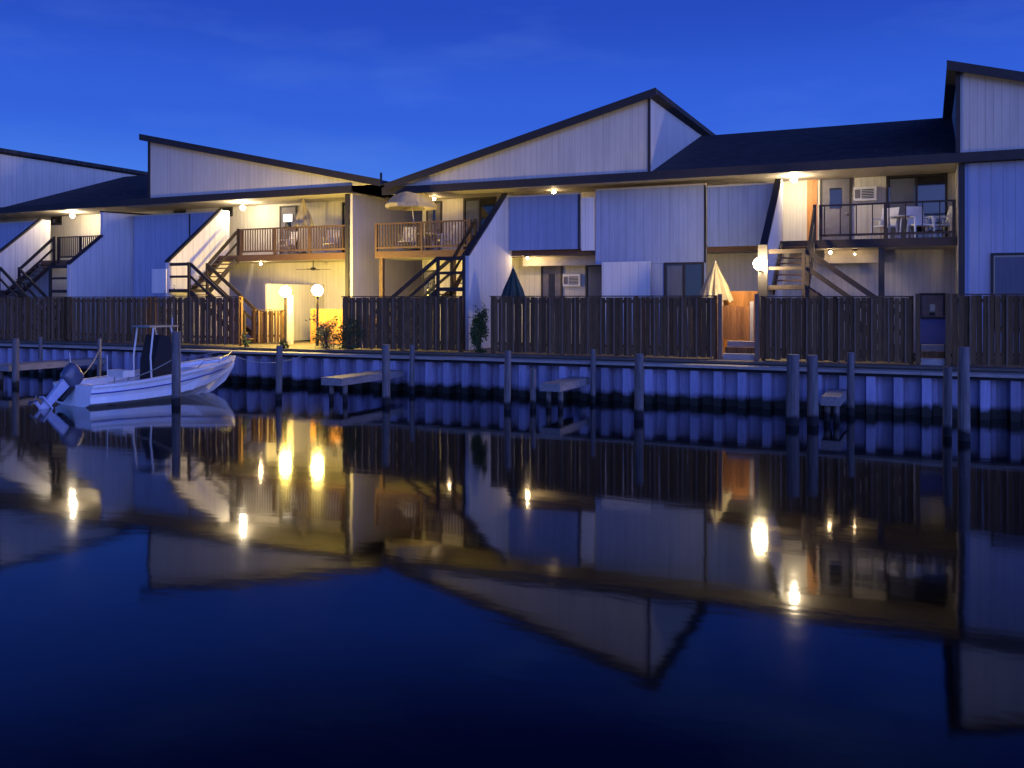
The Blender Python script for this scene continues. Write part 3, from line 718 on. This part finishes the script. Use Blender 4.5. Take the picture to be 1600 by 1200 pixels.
shrub(-4.1, 2.0, G, .5, .3, .85, 900, 'dark climbing shrub behind the fence under the stair landing')
shrub(-14.9, 1.7, G, .5, .3, 1.0, 900, 'dark shrub behind the fence below the leftward stair landing')
shrub(-10.35, .60, G-.05, .15, .15, .2, 260, 'small dark plant on the cap at the left side of the lit patio')
t = thing('bench', 'low dark wooden bench at the back of the lit patio', 'bench', (-8.2, 5.2, G))
MB().box(-8.9, -7.6+.05-.6, 5.0, 5.45, G+.40, G+.46).build('seat', 'deckwood', t)
MB().box(-8.9, -8.15, 5.42, 5.46, G+.55, G+.95).build('backrest', 'deckwood', t)
for x in (-8.8, -8.25):
    for y in (5.05, 5.38): MB().box(x-.03, x+.03, y-.03, y+.03, G, G+.399).build('leg', 'deckwood', t)

# ---------------------------------------------------------------- boat (local frame: +Y bow, origin amidships at the waterline)
bt = thing('motorboat', 'white centre-console motorboat with dark covered console and raised outboard', 'boat', (-9.10, -4.68, 0), None, -math.atan2(1.0, 5.6))
bt.scale = (.95, .86, 1)
ST = [ # y, half beam at sheer, half beam at chine, chine z, keel z, sheer z
 (-2.75, .98, .86, .08, -.28, .56), (-2.0, 1.03, .90, .08, -.29, .57), (-1.0, 1.07, .92, .09, -.30, .62), (0.0, 1.07, .88, .12, -.29, .70),
 (.9, 1.03, .74, .20, -.25, .80), (1.7, .90, .50, .30, -.16, .87), (2.4, .66, .26, .44, .06, .95), (2.9, .38, .10, .60, .32, 1.01), (3.25, .07, .02, .80, .72, 1.05)]
def ring(s_):
    y, bs, bc, zc, zk, zs = s_
    fl = lambda t_: (bc+(bs-bc)*t_**1.4, zc+(zs-zc)*t_)
    half = [(0, zk), (bc*.55, zk+(zc-zk)*.62), (bc, zc), (bc+.035, zc+.02)] + [fl(t_) for t_ in (.35, .55)] + [(fl(.6)[0]+.02, fl(.6)[1]), fl(.8), (bs, zs)]
    left = [(-a_, b_) for a_, b_ in half[::-1]][:-1]
    return [(a_, y, b_) for a_, b_ in left + half]
h = MB(); rs = [ring(s_) for s_ in ST]; k_ = len(rs[0]); vs = [p for r_ in rs for p in r_]
h.add(vs, [(i*k_+j, i*k_+j+1, (i+1)*k_+j+1, (i+1)*k_+j) for i in range(len(rs)-1) for j in range(k_-1)] + [tuple(range(k_))])
hull = h.build('hull', 'gel', bt, True)
# inner liner and cockpit sole
li = MB(); vs = []
for y, bs, bc, zc, zk, zs in ST[:-1]:
    bi = max(bs-.16, .05); fz = .22 if y < 1.4 else zs-.10
    vs += [(-bi, y, zs+.002), (-bi*.94, y, fz), (bi*.94, y, fz), (bi, y, zs+.002)]
m8 = len(ST)-1
li.add(vs, [(i*4+j, i*4+j+1, (i+1)*4+j+1, (i+1)*4+j) for i in range(m8-1) for j in range(3)]); li.build('cockpit', 'gel', hull, True)
gw = MB(); vs = []
for y, bs, bc, zc, zk, zs in ST:
    bi = max(bs-.16, .0)
    vs += [(-bs-.03, y, zs-.04), (-bs-.03, y, zs+.02), (-bi, y, zs+.02), (bi, y, zs+.02), (bs+.03, y, zs+.02), (bs+.03, y, zs-.04)]
fs = []
for i in range(len(ST)-1):
    for j in (0, 1, 3, 4): fs.append((i*6+j, i*6+j+1, (i+1)*6+j+1, (i+1)*6+j))
gw.add(vs, fs); gw.build('gunwale', 'gel', hull, True)
sp = MB()
for sd in (-1, 1):
    sp.tube([(sd*(s_[2]+(s_[1]-s_[2])*.62+.02), s_[0], s_[3]+(s_[5]-s_[3])*.60) for s_ in ST], .018, 6)
sp.build('rub_strake', 'gel_blue', hull, True)
MB().box(-.82, .82, -2.73, -2.55, .20, .56).build('transom', 'gel', hull, True)
# console with dark cover, leaning post and T-top
co_ = MB(); co_.extrude([(-.34, -.25, .23), (-.34, .65, .23), (-.34, .56, 1.15), (-.34, .34, 1.74), (-.34, .0, 1.80), (-.34, -.22, 1.1)], None, (.72, 0, 0))
co_.build('console_cover', 'black', bt, True)
le = MB().box(-.40, .40, -1.35, -.95, .68, .86).build('leaning_post', 'white', bt, True)
for sx in (-.34, .34): MB().tube([(sx, -1.2, .23), (sx, -1.12, .68)], .02, 6).build('leg', 'metal', le, True)
tt = MB().box(-.46, .46, -.45, .62, 2.02, 2.06).build('hardtop', 'metal', bt, True)
for sx in (-.45, .45):
    MB().tube([(sx*1.0, -.36, .25), (sx*.95, -.40, 1.2), (sx*.90, -.28, 2.02)], .028, 8).build('hardtop_leg', 'white', tt, True)
    MB().tube([(sx*1.0, .72, .25), (sx*.95, .60, 1.3), (sx*.90, .36, 2.02)], .028, 8).build('hardtop_leg', 'white', tt, True)
MB().tube([(.3, .5, 2.07), (.3, .5, 2.30)], .015, 6).build('antenna', 'white', tt, True)
# seats, cushions, bow rail, cleats
MB().box(-.78, .78, -2.52, -2.05, .30, .50).build('stern_cushion', 'gel_blue', bt, True)
MB().box(-.30, .30, .80, 1.2, .23, .62).build('cooler', 'white', bt, True)
for sd in (-1, 1):
    pr_ = [(sd*.92, 1.0, .84), (sd*.90, 1.25, 1.02), (sd*.74, 2.0, 1.05), (sd*.45, 2.65, 1.14), (sd*.06, 3.1, 1.20)]
    br = MB().tube(pr_, .016, 6).build('bow_rail', 'metal', bt, True)
    for p in pr_[2:4]: MB().tube([p, (p[0], p[1], p[2]-.16)], .012, 6).build('stanchion', 'metal', br, True)
for sd in (-1, 1): MB().tube([(sd*.9, -2.2, .58), (sd*.95, -2.25, 1.35)], .013, 6).build('rod_holder', 'white', bt, True)
# outboard, tilted up
mo = bpy.data.objects.new('outboard_motor', None); COL.objects.link(mo); mo.parent = bt; mo.location = (0, -2.88, .55); mo.rotation_euler = (R(-48), 0, 0)
def mbuild(mb, nm, mt, smooth=False): return mb.build(nm, mt, mo, True, smooth)
cw = MB(); prof = [(-.02, .13, .20), (.08, .17, .27), (.30, .165, .30), (.46, .14, .28), (.53, .09, .20)]
vs = []
for z, a_, b_ in prof:
    for k in range(14):
        q = 2*math.pi*k/14; vs.append((a_*math.copysign(abs(math.cos(q))**.45, math.cos(q)), -.10+b_*math.copysign(abs(math.sin(q))**.45, math.sin(q)), z))
cw.add(vs, [(i*14+k, i*14+(k+1) % 14, (i+1)*14+(k+1) % 14, (i+1)*14+k) for i in range(4) for k in range(14)] + [tuple(range(14))[::-1], tuple(56+k for k in range(14))])
mbuild(cw, 'cowling', 'cowl_dark', True)
mbuild(MB().extrude([(-.07, .02, -.02), (-.07, -.26, -.02), (-.07, -.22, -.75), (-.07, -.02, -.75)], None, (.14, 0, 0)), 'midsection', 'cowl')
mbuild(MB().box(-.12, .12, -.38, .05, -.79, -.752), 'cavitation_plate', 'cowl')
mbuild(MB().tube([(0, .10, -.98), (0, .0, -.98), (0, -.30, -.98), (0, -.42, -.98)], .03, 10, .06), 'gearcase', 'cowl')
mbuild(MB().extrude([(-.03, .0, -.79), (-.03, -.24, -.79), (-.03, -.22, -1.0), (-.03, -.05, -1.22)], None, (.06, 0, 0)), 'skeg', 'cowl')
pp = MB()
for k in range(3):
    q = k*2.094
    pp.extrude([(0, -.46, -.98), (.16*math.cos(q)-.05*math.sin(q), -.44, -.98+.16*math.sin(q)+.05*math.cos(q)), (.19*math.cos(q), -.47, -.98+.19*math.sin(q)), (.14*math.cos(q)+.07*math.sin(q), -.50, -.98+.14*math.sin(q)-.07*math.cos(q))], None, (0, .01, 0))
mbuild(pp, 'propeller', 'metal')
mbuild(MB().box(-.14, .14, .04, .14, -.45, .05), 'mounting_bracket', 'trim')

# mooring lines
def rope(p, q, sag, label):
    p = Vector(p); q = Vector(q); mb = MB()
    mb.tube([p.lerp(q, i/12) - Vector((0, 0, sag*4*(i/12)*(1-i/12))) for i in range(13)], .014, 6)
    tag(mb.build('mooring_line', 'rope'), label, 'rope', 'mooring lines of the boat')
rope((-8.42, -1.98, 1.02), (-7.2, .0, 1.09), .25, 'slack line from the boat bow to the bulkhead cap')
rope((-8.60, -6.7, .62), (-7.17, -5.78, 1.25), .12, 'line from the boat stern to the dark pile in front')
rope((-10.3, -6.7, .62), (-13.15, -3.0, 1.2), .35, 'long slack line from the boat stern to the thin pile')
